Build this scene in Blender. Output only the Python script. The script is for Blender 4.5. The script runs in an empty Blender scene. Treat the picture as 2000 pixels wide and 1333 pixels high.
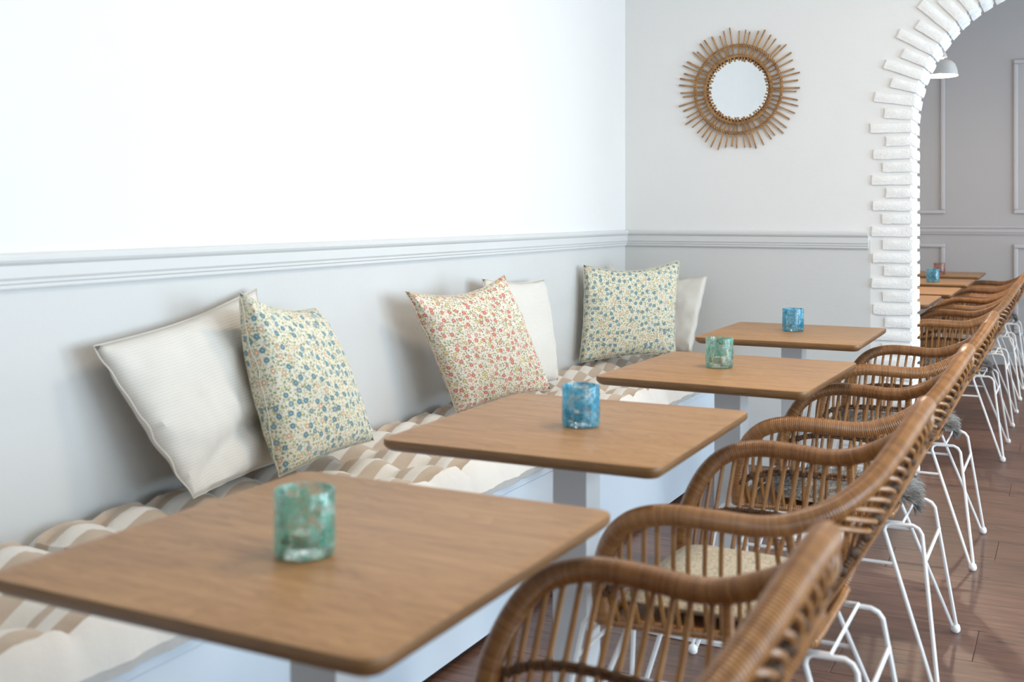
import bpy, bmesh, math, random
from mathutils import Vector, noise
R = random.Random(7)
scene = bpy.context.scene
COL = scene.collection
PI = math.pi

# ------------------------------------------------------------------ camera
CAM_H = 1.21
YAW = 0.4661
F_PX = 2174.0
cd = bpy.data.cameras.new('camera')
cam = bpy.data.objects.new('camera', cd); COL.objects.link(cam)
cam.location = (0, 0, CAM_H)
cam.rotation_euler = (PI/2, 0, YAW)
cd.sensor_width = 36; cd.sensor_fit = 'HORIZONTAL'
cd.lens = F_PX/2000*36
cd.shift_y = (416.7-666.5)/2000
cd.clip_start = 0.02
cd.dof.use_dof = True
cd.dof.focus_distance = 4.2
cd.dof.aperture_fstop = 3.6
scene.camera = cam

# ------------------------------------------------------------------ world, lights, exposure
w = bpy.data.worlds.new('sky'); scene.world = w; w.use_nodes = True
bg = w.node_tree.nodes['Background']
bg.inputs[0].default_value = (0.80, 0.90, 1.0, 1); bg.inputs[1].default_value = 1.0
scene.view_settings.view_transform = 'Standard'
scene.view_settings.look = 'None'
scene.view_settings.gamma = 1
scene.view_settings.use_curve_mapping = False
scene.view_settings.exposure = 0.10

XW = -2.024      # left wall
YB = 5.30        # arch wall, room side
YB2 = 5.55       # arch wall, far side
YF = 9.70        # far wall of the second room
XR = 3.10        # window wall
YN = -2.6        # wall behind the camera
ZC = 3.00        # ceiling
WINDOWS = [(-1.2, 0.5, .70), (1.0, 2.7, 1.35), (3.0, 4.9, 1.5), (5.75, 7.45, 1.1), (7.75, 9.45, .9)]
WZ = (0.25, 2.45)

def area(name, loc, rot, sx, sy, power, col):
    l = bpy.data.lights.new(name, 'AREA'); l.shape = 'RECTANGLE'; l.size = sx; l.size_y = sy
    l.energy = power; l.color = col
    o = bpy.data.objects.new(name, l); COL.objects.link(o); o.location = loc; o.rotation_euler = rot
    return o
for (a, b, k) in WINDOWS:       # daylight entering each window opening
    area('daylight', (XR+0.22, (a+b)/2, (WZ[0]+WZ[1])/2), (0, PI/2, 0), WZ[1]-WZ[0], b-a, 50*(b-a)*k, (0.69, 0.86, 1.0))
# unseen warm fill lights, added below the ceiling to warm both rooms
for (x, y, e) in ((0.6, 1.5, 9), (-0.1, 3.2, 30), (0.6, 7.4, 8)):
    area('warm_fill', (x, y, ZC-0.03), (0, 0, 0), .5, .5, e, (1.0, 0.80, 0.58))

# ------------------------------------------------------------------ helpers
def link(o, parent=None):
    COL.objects.link(o)
    if parent is not None: o.parent = parent
    return o
def tag(o, label=None, cat=None, group=None, kind=None):
    if label: o['label'] = label
    if cat: o['category'] = cat
    if group: o['group'] = group
    if kind: o['kind'] = kind
    return o
def thing(name, label, cat, loc=(0,0,0), rz=0, group=None):
    o = bpy.data.objects.new(name, None); o.empty_display_size = .05
    COL.objects.link(o); o.location = loc; o.rotation_euler = (0, 0, rz)
    return tag(o, label, cat, group)
class MB:
    """collects geometry for ONE mesh"""
    def __init__(s): s.v=[]; s.f=[]; s.uv=[]; s.m=[]
    def add(s, vs, fs, uvs=None, mi=0):
        o=len(s.v); s.v += [tuple(p) for p in vs]
        for k,f in enumerate(fs):
            s.f.append([i+o for i in f]); s.m.append(mi)
            s.uv.append(uvs[k] if uvs else [(0,0)]*len(f))
        return s
    def box(s, x0,x1,y0,y1,z0,z1, mi=0):
        v=[(x0,y0,z0),(x1,y0,z0),(x1,y1,z0),(x0,y1,z0),(x0,y0,z1),(x1,y0,z1),(x1,y1,z1),(x0,y1,z1)]
        f=[(0,3,2,1),(4,5,6,7),(0,1,5,4),(1,2,6,5),(2,3,7,6),(3,0,4,7)]
        return s.add(v,f,None,mi)
    def mesh(s, name, mats, smooth=True, bevel=0, bseg=2):
        me=bpy.data.meshes.new(name); me.from_pydata(s.v,[],s.f)
        if not isinstance(mats,(list,tuple)): mats=[mats]
        for m in mats: me.materials.append(m)
        uvl=me.uv_layers.new(name='UVMap'); k=0
        flat=[c for u in s.uv for p in u for c in p]
        uvl.data.foreach_set('uv', flat)
        me.polygons.foreach_set('material_index', s.m)
        if bevel:
            bm=bmesh.new(); bm.from_mesh(me); bmesh.ops.remove_doubles(bm,verts=bm.verts,dist=1e-6)
            bmesh.ops.bevel(bm,geom=[e for e in bm.edges if len(e.link_faces)==2 and e.calc_face_angle(0)>.6],offset=bevel,segments=bseg,affect='EDGES',profile=.5)
            bm.to_mesh(me); bm.free()
        me.polygons.foreach_set('use_smooth',[bool(smooth)]*len(me.polygons))
        if smooth: me.set_sharp_from_angle(angle=math.radians(38))
        me.update(); return me
    def build(s, name, mats, parent=None, smooth=True, bevel=0, bseg=2, loc=None):
        o=bpy.data.objects.new(name, s.mesh(name,mats,smooth,bevel,bseg))
        if loc: o.location=loc
        return link(o,parent)
def catmull(P, n, closed=False):
    P=[Vector(p) for p in P]; out=[]; N=len(P)
    rng = N if closed else N-1
    for i in range(rng):
        if closed: a,b,c,d=P[(i-1)%N],P[i],P[(i+1)%N],P[(i+2)%N]
        else:
            b,c=P[i],P[i+1]; a=P[i-1] if i>0 else b*2-c; d=P[i+2] if i+2<N else c*2-b
        for k in range(n):
            t=k/n
            out.append(.5*((2*b)+(c-a)*t+(2*a-5*b+4*c-d)*t*t+(3*b-a-3*c+d)*t**3))
    if not closed: out.append(P[-1].copy())
    return out
def tube(mb, pts, r, sides=8, closed=False, caps=True, mi=0):
    pts=[Vector(p) for p in pts]; N=len(pts)
    rad=(lambda i: r[i]) if isinstance(r,(list,tuple)) else (lambda i: r)
    tang=[]
    for i in range(N):
        if closed: t=pts[(i+1)%N]-pts[(i-1)%N]
        else: t=pts[min(i+1,N-1)]-pts[max(i-1,0)]
        tang.append(t.normalized() if t.length>1e-9 else Vector((0,0,1)))
    ref=Vector((0,0,1)) if abs(tang[0].z)<.9 else Vector((1,0,0))
    nrm=(ref-tang[0]*ref.dot(tang[0])).normalized()
    V=[];L=[0]
    for i in range(N):
        if i: 
            nrm=(nrm-tang[i]*nrm.dot(tang[i]))
            nrm=nrm.normalized() if nrm.length>1e-6 else Vector((1,0,0))
            L.append(L[-1]+(pts[i]-pts[i-1]).length)
        bn=tang[i].cross(nrm)
        for k in range(sides):
            a=2*PI*k/sides
            V.append(pts[i]+(nrm*math.cos(a)+bn*math.sin(a))*rad(i))
    F=[];U=[]
    segs=N if closed else N-1
    for i in range(segs):
        j=(i+1)%N; la=L[i]; lb=L[i+1] if i+1<N else L[i]+(pts[0]-pts[i]).length
        for k in range(sides):
            k2=(k+1)%sides
            F.append((i*sides+k,i*sides+k2,j*sides+k2,j*sides+k))
            U.append([(la,k/sides),(la,(k+1)/sides),(lb,(k+1)/sides),(lb,k/sides)])
    if caps and not closed:
        F.append(tuple(range(sides-1,-1,-1))); U.append([(0,0)]*sides)
        F.append(tuple((N-1)*sides+k for k in range(sides))); U.append([(L[-1],0)]*sides)
    mb.add(V,F,U,mi); return mb
def lathe(mb, prof, n=32, c=(0,0,0), mi=0, wob=None):
    V=[];F=[];U=[]
    for i,(r,z) in enumerate(prof):
        for k in range(n):
            a=2*PI*k/n; V.append((c[0]+r*math.cos(a),c[1]+r*math.sin(a),c[2]+z))
    for i in range(len(prof)-1):
        for k in range(n):
            k2=(k+1)%n
            F.append((i*n+k,i*n+k2,(i+1)*n+k2,(i+1)*n+k))
            U.append([(k/n,i),((k+1)/n,i),((k+1)/n,i+1),(k/n,i+1)])
    mb.add(V,F,U,mi); return mb
def ball(mb,c,r,mi=0,n=10,sz=1):
    prof=[(max(1e-4,r*math.sin(PI*i/8)),-r*sz*math.cos(PI*i/8)) for i in range(9)]
    return lathe(mb,prof,n,c,mi)
def copy_tree(o, parent=None):
    c=o.copy(); COL.objects.link(c)
    if parent is not None: c.parent=parent
    for ch in list(o.children): copy_tree(ch,c)
    return c

# ------------------------------------------------------------------ materials
class NT:
    def __init__(s,name):
        s.m=bpy.data.materials.new(name); s.m.use_nodes=True; s.t=s.m.node_tree; s.n=s.t.nodes
        s.b=s.n['Principled BSDF']; s.out=s.n['Material Output']
    def node(s,typ,inp=None,**kw):
        n=s.n.new(typ)
        for k,v in kw.items(): setattr(n,k,v)
        if inp:
            for k,v in inp.items(): s.put(n,k,v)
        return n
    def put(s,n,k,v):
        if isinstance(v,bpy.types.NodeSocket): s.t.links.new(v,n.inputs[k])
        else: n.inputs[k].default_value=v
    def set(s,**kw):
        for k,v in kw.items(): s.put(s.b,k.replace('_',' '),v)
        return s
    def coord(s,which='Object'): return s.node('ShaderNodeTexCoord').outputs[which]
    def mapping(s,vec,scale=(1,1,1),loc=(0,0,0),rot=(0,0,0)):
        return s.node('ShaderNodeMapping',{'Vector':vec,'Scale':scale,'Location':loc,'Rotation':rot}).outputs[0]
    def noise(s,vec,scale,detail=3,rough=.55,dist=0):
        return s.node('ShaderNodeTexNoise',{'Vector':vec,'Scale':scale,'Detail':detail,'Roughness':rough,'Distortion':dist})
    def ramp(s,fac,stops,interp='LINEAR'):
        n=s.node('ShaderNodeValToRGB',{'Fac':fac}); n.color_ramp.interpolation=interp
        e=n.color_ramp.elements
        while len(e)<len(stops): e.new(.5)
        for i,(p,c) in enumerate(stops):
            e[i].position=p; e[i].color=(c[0],c[1],c[2],1) if not isinstance(c,(int,float)) else (c,c,c,1)
        return n.outputs[0]
    def mix(s,fac,a,b,mode='MIX'):
        n=s.node('ShaderNodeMix',data_type='RGBA',blend_type=mode)
        for i,v in ((0,fac),(6,a),(7,b)):
            if isinstance(v,bpy.types.NodeSocket): s.t.links.new(v,n.inputs[i])
            elif i==0: n.inputs[0].default_value=v
            else: n.inputs[i].default_value=(v[0],v[1],v[2],1)
        return n.outputs[2]
    def math(s,op,a,b=0,c=0):
        n=s.node('ShaderNodeMath',operation=op)
        for i,v in enumerate((a,b,c)):
            if isinstance(v,bpy.types.NodeSocket): s.t.links.new(v,n.inputs[i])
            else: n.inputs[i].default_value=v
        return n.outputs[0]
    def bump(s,h,strength=.3,dist=.01):
        n=s.node('ShaderNodeBump',{'Height':h,'Strength':strength,'Distance':dist})
        s.t.links.new(n.outputs[0],s.b.inputs['Normal']); return s
    def sep(s,vec): return s.node('ShaderNodeSeparateXYZ',{'Vector':vec}).outputs

def c4(c): return (c[0],c[1],c[2],1)
def paint(name,col,rough=.6,tex=.12,scale=60):
    t=NT(name); co=t.coord()
    n=t.noise(co,scale,4,.6); n2=t.noise(co,3.0,3)
    col2=tuple(x*.96 for x in col)
    t.set(Base_Color=t.mix(n2.outputs[0],col2,col),Roughness=rough)
    t.bump(n.outputs[0],tex,.004); return t.m
M_WHITE=paint('white_wall_paint',(.755,.745,.73),.55,.16,45)
M_GREY=paint('grey_wall_paint',(.60,.597,.585),.5,.16,45)
M_GREYTRIM=paint('grey_trim_paint',(.62,.62,.61),.4,.05,90)
M_WARM=paint('warm_bounce_wall_paint',(.50,.42,.34),.7,.1)  # tone of the unseen walls, picked so that bounced light turns warm
M_CEIL=paint('ceiling_paint',(.70,.68,.65),.8,.1)
M_FARWALL=paint('second_room_paint',(.46,.45,.46),.55,.08)
M_FARTRIM=paint('second_room_trim_paint',(.52,.51,.53),.45,.05)
M_BENCH=paint('bench_gloss_paint',(.64,.72,.80),.28,.02,30)
M_STEEL=paint('white_powder_coat',(.86,.86,.86),.35,.02,200)
M_COLUMN=paint('pale_grey_steel',(.62,.63,.64),.4,.02,200)
M_DARK=paint('shadow_gap_black',(.02,.02,.022),.7,.05)  # near-black puts the shade of the gap under the bench into the plinth colour
def brickmat():
    t=NT('painted_brick'); co=t.coord(); n=t.noise(co,38,5,.65); n2=t.noise(co,140,3)
    h=t.math('ADD',n.outputs[0],t.math('MULTIPLY',n2.outputs[0],.4))
    t.set(Base_Color=t.ramp(n.outputs[0],[(.3,(.78,.77,.75)),(.6,(.84,.835,.82))]),Roughness=.6)
    t.bump(h,.7,.006); return t.m
M_BRICK=brickmat()
def woodmat():
    t=NT('oak_table_laminate'); co=t.coord(); oi=t.node('ShaderNodeObjectInfo')
    rnd=t.node('ShaderNodeCombineXYZ',{'X':t.math('MULTIPLY',oi.outputs['Random'],7.0),'Y':t.math('MULTIPLY',oi.outputs['Random'],3.0)}).outputs[0]
    v=t.node('ShaderNodeVectorMath',{0:co,1:rnd},operation='ADD').outputs[0]
    m=t.mapping(v,(1.1,11,11))
    n=t.noise(m,3.2,6,.6,1.2)
    m2=t.mapping(v,(4,90,90)); n2=t.noise(m2,3,4,.6,.3)
    m3=t.mapping(v,(.9,4.5,4.5)); n3=t.noise(m3,2.2,2,.5,2.5)
    wv=t.math('FRACT',t.math('MULTIPLY',n3.outputs[0],9))
    f=t.math('ADD',t.math('MULTIPLY',n.outputs[0],.55),t.math('ADD',t.math('MULTIPLY',n2.outputs[0],.3),t.math('MULTIPLY',wv,.13)))
    t.set(Base_Color=t.ramp(f,[(.28,(.245,.115,.040)),(.5,(.40,.208,.082)),(.72,(.51,.29,.125))]),Roughness=.42)
    t.b.inputs['Specular IOR Level'].default_value=.42
    t.bump(n2.outputs[0],.10,.0015); return t.m
M_OAK=woodmat()
def oakedge():
    t=NT('oak_table_edge'); co=t.coord(); n=t.noise(t.mapping(co,(2,2,60)),6,4)
    t.set(Base_Color=t.ramp(n.outputs[0],[(.3,(.16,.078,.028)),(.7,(.27,.14,.055))]),Roughness=.4); return t.m
M_OAKEDGE=oakedge()
def floormat():
    t=NT('brown_floor_board'); co=t.coord(); oi=t.node('ShaderNodeObjectInfo'); rn=oi.outputs['Random']
    off=t.node('ShaderNodeCombineXYZ',{'X':t.math('MULTIPLY',rn,31.0),'Y':t.math('MULTIPLY',rn,17.0)}).outputs[0]
    v=t.node('ShaderNodeVectorMath',{0:co,1:off},operation='ADD').outputs[0]
    n=t.noise(t.mapping(v,(1.6,16,1)),2.6,6,.62,1.0)
    n2=t.noise(t.mapping(v,(5,110,1)),2,3)
    kn=t.noise(t.mapping(v,(4,14,1)),2.1,2,.5)
    base=t.ramp(t.math('ADD',t.math('MULTIPLY',n.outputs[0],.75),t.math('MULTIPLY',n2.outputs[0],.25)),[(.3,(.062,.030,.021)),(.5,(.140,.072,.050)),(.72,(.235,.132,.092))])
    base=t.mix(t.ramp(kn.outputs[0],[(.665,0),(.72,1)]),base,(.022,.015,.013))
    tint=t.ramp(rn,[(0,(.86,.84,.86)),(1,(1.1,1.06,1.02))])
    t.set(Base_Color=t.mix(1.0,base,tint,'MULTIPLY'),Roughness=t.math('ADD',.36,t.math('MULTIPLY',n2.outputs[0],.12)))
    t.bump(n2.outputs[0],.12,.001); return t.m
M_FLOOR=floormat()
def rattan(name,c1,c2,c3,per=230,rough=.38,bump=.6):
    t=NT(name); uv=t.coord('UV'); s=t.sep(uv); u=s[0]
    wave=t.math('SINE',t.math('MULTIPLY',u,per*2*PI/1.0))
    co=t.coord()
    cell=t.node('ShaderNodeTexWhiteNoise',{'W':t.math('FLOOR',t.math('MULTIPLY',u,per))},noise_dimensions='1D').outputs[0]
    n=t.noise(co,14,4); n2=t.noise(co,160,2)
    f=t.math('ADD',t.math('MULTIPLY',cell,.28),t.math('ADD',t.math('MULTIPLY',n.outputs[0],.52),t.math('MULTIPLY',n2.outputs[0],.2)))
    t.set(Base_Color=t.ramp(f,[(.2,c1),(.5,c2),(.85,c3)]),Roughness=rough)
    t.b.inputs['Specular IOR Level'].default_value=.55
    t.bump(wave,bump,.0012); return t.m
M_WRAP=rattan('wrapped_rattan',(.18,.070,.017),(.31,.132,.037),(.43,.205,.068),200,.28)
M_CANE=rattan('rattan_cane',(.22,.09,.024),(.32,.145,.042),(.46,.25,.095),18,.38,.15)
M_KNOT=rattan('dark_rattan_binding',(.075,.030,.009),(.13,.055,.016),(.20,.095,.03),150,.45,.6)
M_MCANE=rattan('mirror_cane',(.22,.10,.030),(.36,.18,.06),(.50,.29,.12),30,.45,.2)
def weave():
    t=NT('woven_seat_cane'); co=t.coord(); s=t.sep(co)
    a=t.math('SINE',t.math('MULTIPLY',s[0],520)); b=t.math('SINE',t.math('MULTIPLY',s[1],520))
    f=t.math('MULTIPLY',a,b); f2=t.math('ADD',t.math('MULTIPLY',f,.5),.5)
    t.set(Base_Color=t.ramp(f2,[(.1,(.10,.045,.014)),(.6,(.30,.15,.05)),(1,(.40,.22,.09))]),Roughness=.5); t.bump(f2,.8,.002); return t.m
M_WEAVE=weave()
def fabric(name,c1,c2,per=420,axis=1,rough=.9):
    t=NT(name); uv=t.coord('UV'); s=t.sep(uv); u=s[axis]
    wv=t.math('ADD',t.math('MULTIPLY',t.math('SINE',t.math('MULTIPLY',u,per)),.5),.5)
    n=t.noise(t.coord(),9,3); nn=t.noise(t.coord(),600,2)
    f=t.math('ADD',t.math('MULTIPLY',wv,.5),t.math('MULTIPLY',n.outputs[0],.5))
    t.set(Base_Color=t.mix(f,c1,c2),Roughness=rough)
    t.b.inputs['Sheen Weight'].default_value=.15
    t.bump(t.math('ADD',wv,nn.outputs[0]),.25,.0015); return t.m
M_CREAM=fabric('cream_ribbed_cotton',(.60,.56,.50),(.72,.69,.64),800)
M_IVORY=fabric('ivory_linen',(.62,.58,.52),(.70,.67,.62),1300)
M_PINKISH=fabric('pale_pink_cotton',(.68,.58,.54),(.74,.67,.64),1300)
def floral(name,bgc,flowers,leaf,small,scale=34,fr=.265):
    t=NT(name); uv=t.coord('UV')
    wob=t.noise(uv,60,2); vec=t.node('ShaderNodeVectorMath',{0:uv,1:t.node('ShaderNodeVectorMath',{0:wob.outputs[1],1:(.006,.006,0)},operation='MULTIPLY').outputs[0]},operation='ADD').outputs[0]
    def vor(sc,rand=.8):
        n=t.node('ShaderNodeTexVoronoi',{'Vector':vec,'Scale':sc,'Randomness':rand},voronoi_dimensions='2D'); return n
    # leaves / small sprigs
    v2=vor(scale*3.1,1.0); m2=t.math('LESS_THAN',v2.outputs['Distance'],.34)
    r2=t.sep(v2.outputs['Color'])
    col2=t.ramp(r2[0],[(0,leaf),(.42,small[0]),(.66,small[1]),(.85,small[2])],'CONSTANT')
    c=t.mix(t.math('MULTIPLY',m2,t.math('GREATER_THAN',r2[1],.18)),bgc,col2)
    v3=vor(scale*5.2,1.0); m3=t.math('LESS_THAN',v3.outputs['Distance'],.30); r3=t.sep(v3.outputs['Color'])
    c=t.mix(t.math('MULTIPLY',m3,t.math('GREATER_THAN',r3[1],.28)),c,t.ramp(r3[0],[(0,leaf),(.5,small[1]),(.75,bgc)],'CONSTANT'))
    # flowers
    v1=vor(scale,.72); d=v1.outputs['Distance']; r1=t.sep(v1.outputs['Color'])
    fl=t.ramp(r1[0],[(0,flowers[0]),(.62,flowers[1]),(.84,flowers[2])],'CONSTANT')
    petal=t.ramp(d,[(0,(1.7,1.6,1.4)),(.08,(1.3,1.25,1.2)),(.13,(.65,.65,.65)),(.28,(1.1,1.1,1.1))])
    fl=t.mix(1.0,fl,petal,'MULTIPLY')
    m1=t.math('MULTIPLY',t.math('LESS_THAN',d,fr),t.math('GREATER_THAN',r1[1],.15))
    c=t.mix(m1,c,fl)
    t.set(Base_Color=c,Roughness=.88)
    t.b.inputs['Sheen Weight'].default_value=.1
    t.bump(t.noise(t.coord(),700,2).outputs[0],.15,.001); return t.m
CREAMBG=(.68,.65,.53)
M_BLUEFLOWER=floral('blue_floral_cotton',CREAMBG,[(.17,.28,.32),(.23,.34,.37),(.64,.47,.33)],(.25,.28,.16),[(.54,.47,.20),(.68,.48,.32),(.38,.45,.42)])
M_REDFLOWER=floral('red_floral_cotton',(.70,.64,.55),[(.57,.22,.17),(.62,.33,.26),(.56,.45,.23)],(.24,.27,.13),[(.50,.40,.12),(.68,.40,.30),(.36,.36,.22)])
M_SEATFLORAL=floral('beige_sprig_cotton',(.62,.54,.41),[(.50,.42,.30),(.56,.46,.33),(.40,.36,.26)],(.30,.28,.19),[(.46,.37,.22),(.62,.50,.36),(.40,.36,.27)],50)
def stripes():
    t=NT('beige_striped_cotton'); uv=t.coord('UV'); s=t.sep(uv)
    n=t.noise(t.coord(),25,3)
    f=t.math('FRACT',t.math('MULTIPLY',t.math('SUBTRACT',s[0],.521-.088*8),1/.088))
    band=t.ramp(f,[(0,0),(.50,0),(.53,1),(.97,1),(1,0)])
    band=t.math('MULTIPLY',band,t.math('LESS_THAN',s[0],.5225))
    c=t.mix(band,(.80,.765,.71),(.55,.435,.335))
    c=t.mix(t.math('MULTIPLY',n.outputs[0],.25),c,(.60,.52,.44))
    t.set(Base_Color=c,Roughness=.9); t.b.inputs['Sheen Weight'].default_value=.1
    wr=t.noise(t.mapping(t.coord(),(1,1,1)),30,4,.6)
    t.bump(wr.outputs[0],.35,.006); return t.m
M_STRIPE=stripes()
def furmat(name,c1,c2):
    t=NT(name); n=t.noise(t.coord(),20,3)
    t.set(Base_Color=t.ramp(n.outputs[0],[(.3,c1),(.7,c2)]),Roughness=.8); t.b.inputs['Sheen Weight'].default_value=.3; return t.m
M_FUR=furmat('grey_sheepskin_fur',(.085,.078,.070),(.40,.38,.36))
def glassmat(name,cols,dens):
    t=NT(name); co=t.coord()
    n=t.noise(co,70,4,.6,.6); n2=t.noise(co,30,3,.6,.8); n3=t.noise(co,110,2)
    base=t.ramp(n2.outputs[0],[(.30,cols[0]),(.46,cols[1]),(.58,cols[2]),(.74,cols[3])])
    base=t.mix(t.ramp(n3.outputs[0],[(.55,0),(.62,1)]),base,cols[4])
    t.set(Base_Color=base,Roughness=.08); t.b.inputs['Coat Weight'].default_value=.5
    t.b.inputs['Specular IOR Level'].default_value=.6
    tl=t.node('ShaderNodeBsdfTranslucent',{'Color':base})
    mx0=t.node('ShaderNodeMixShader',{'Fac':.55}); t.t.links.new(t.b.outputs[0],mx0.inputs[1]); t.t.links.new(tl.outputs[0],mx0.inputs[2])
    tint=t.mix(.18,(1,1,1),base)
    tr=t.node('ShaderNodeBsdfTransparent',{'Color':tint})
    gl=t.node('ShaderNodeBsdfGlossy',{'Color':(1,1,1,1),'Roughness':.05})
    fr=t.node('ShaderNodeFresnel',{'IOR':1.45})
    mg=t.node('ShaderNodeMixShader',{'Fac':fr.outputs[0]}); t.t.links.new(tr.outputs[0],mg.inputs[1]); t.t.links.new(gl.outputs[0],mg.inputs[2])
    fac=t.ramp(n.outputs[0],[(dens-.08,.06),(dens+.08,.70)])
    mx=t.node('ShaderNodeMixShader',{'Fac':fac}); t.t.links.new(mg.outputs[0],mx.inputs[1]); t.t.links.new(mx0.outputs[0],mx.inputs[2])
    t.t.links.new(mx.outputs[0],t.out.inputs[0]); return t.m
M_GLGREEN=glassmat('green_speckled_glass',[(.09,.46,.30),(.20,.62,.48),(.48,.76,.66),(.74,.86,.82),(.60,.50,.48)],.54)
M_GLBLUE=glassmat('blue_speckled_glass',[(.02,.33,.50),(.07,.50,.70),(.28,.68,.84),(.75,.88,.92),(.03,.30,.45)],.50)
M_GLPINK=glassmat('pink_speckled_glass',[(.42,.16,.12),(.55,.26,.20),(.62,.40,.36),(.66,.55,.52),(.35,.16,.14)],.48)
def plain(name,col,rough=.5,metal=0,emit=None,es=0):
    t=NT(name); n=t.noise(t.coord(),40,2)
    t.set(Base_Color=t.mix(n.outputs[0],tuple(x*.95 for x in col),col),Roughness=rough,Metallic=metal)
    if emit: t.b.inputs['Emission Color'].default_value=c4(emit); t.b.inputs['Emission Strength'].default_value=es
    return t.m
M_MIRROR=plain('mirror_silver',(.70,.735,.75),.02,1.0)
M_WAX=plain('candle_wax',(.86,.82,.72),.5)
M_TIN=plain('tealight_tin',(.75,.75,.76),.3,1.0)
M_WICK=plain('wick',(.04,.035,.03),.8)
M_SHADE=plain('white_lamp_enamel',(.55,.56,.56),.45)
M_BULB=plain('lit_bulb',(1,.93,.8),.4,0,(1,.80,.55),14)
M_CORD=plain('white_cord',(.8,.8,.8),.5)

# ------------------------------------------------------------------ room shell
def struct(o): o['kind']='structure'; return o
m=MB(); m.box(XW-.1,XR+.3,YN-.1,YF+.1,-.15,-.014)
floor=struct(m.build('floor',M_FLOOR,smooth=False))
# floor boards
PW=.245; PL=1.30
pm={}
def plank_mesh(L):
    k=round(L,3)
    if k not in pm:
        b=MB(); b.box(0,L-.0012,0,PW-.0012,-.013,0); pm[k]=b.mesh('plank',M_FLOOR,False,.0012,1)
    return pm[k]
row=0; y=0.30
while y<YF-.01:
    off=[-.24,.41,.08,.73][row%4]
    x=off-PL*3
    while x<1.0:
        a=max(x,-1.94); b=min(x+PL,1.06)
        if b-a>.05:
            o=bpy.data.objects.new('plank',plank_mesh(b-a)); o.location=(a,y,0); link(o,floor)
        x+=PL
    y+=PW; row+=1
m=MB(); m.box(XW-.1,XR+.3,YN-.1,YF+.1,ZC,ZC+.1); struct(m.build('ceiling',M_CEIL,smooth=False))
ZS=1.085
m=MB()
m.box(XW-.12,XW,YN-.1,YF+.1,-.15,ZS,0); m.box(XW-.12,XW,YN-.1,YF+.1,ZS,ZC,1)
struct(m.build('wall_left',[M_GREY,M_WHITE],smooth=False))
m=MB(); m.box(XW,XR,YN-.1,YN,-.1,ZC); struct(m.build('wall_front',M_WARM,smooth=False))
# window wall with openings
m=MB(); yy=YN-.1
for (a,b,k) in WINDOWS:
    m.box(XR,XR+.2,yy,a,-.1,ZC); m.box(XR,XR+.2,a,b,-.1,WZ[0]); m.box(XR,XR+.2,a,b,WZ[1],ZC); yy=b
m.box(XR,XR+.2,yy,YF+.1,-.1,ZC)
struct(m.build('wall_right',M_WARM,smooth=False))
for i,(a,b,k) in enumerate(WINDOWS):
    m=MB()
    for (p,q,r,s) in ((a,a+.06,WZ[0],WZ[1]),(b-.06,b,WZ[0],WZ[1]),(a+.06,b-.06,WZ[0],WZ[0]+.06),(a+.06,b-.06,WZ[1]-.06,WZ[1]),((a+b)/2-.03,(a+b)/2+.03,WZ[0]+.06,WZ[1]-.06)):
        m.box(XR+.06,XR+.12,p,q,r,s)
    struct(m.build('window_%d'%(i+1),M_STEEL,smooth=False))

# arch wall
AX,AZ,AR=.003,1.60,.655
XJ=AX-AR
def arch_wall():
    m=MB()
    def quadpair(poly,mi):
        # poly in (x,z), extruded YB..YB2
        n=len(poly)
        V=[(x,YB,z) for x,z in poly]+[(x,YB2,z) for x,z in poly]
        F=[tuple(range(n)),tuple(range(2*n-1,n-1,-1))]+[(i,i+n,(i+1)%n+n,(i+1)%n) for i in range(n)]
        m.add(V,F,None,mi)
    XG=-.826
    quadpair([(XW,-.1),(XG,-.1),(XG,ZS),(XW,ZS)],0)
    quadpair([(XG,-.1),(XJ,-.1),(XJ,ZS),(XG,ZS)],1)
    quadpair([(XW,ZS),(XJ,ZS),(XJ,AZ),(XW,AZ)],1)
    N=20
    quadpair([(XW,AZ),(XJ,AZ),(XJ,ZC),(XW,ZC)],1)
    for i in range(N):
        a0=PI-PI*i/N; a1=PI-PI*(i+1)/N
        x0,z0=AX+AR*math.cos(a0),AZ+AR*math.sin(a0); x1,z1=AX+AR*math.cos(a1),AZ+AR*math.sin(a1)
        quadpair([(x0,z0),(x1,z1),(x1,ZC),(x0,ZC)],1)
    xr=AX+AR
    quadpair([(xr,-.1),(XR,-.1),(XR,ZC),(xr,ZC)],1)
    return m.build('wall_back',[M_GREY,M_WHITE],smooth=False)
wall_back=struct(arch_wall())
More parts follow.
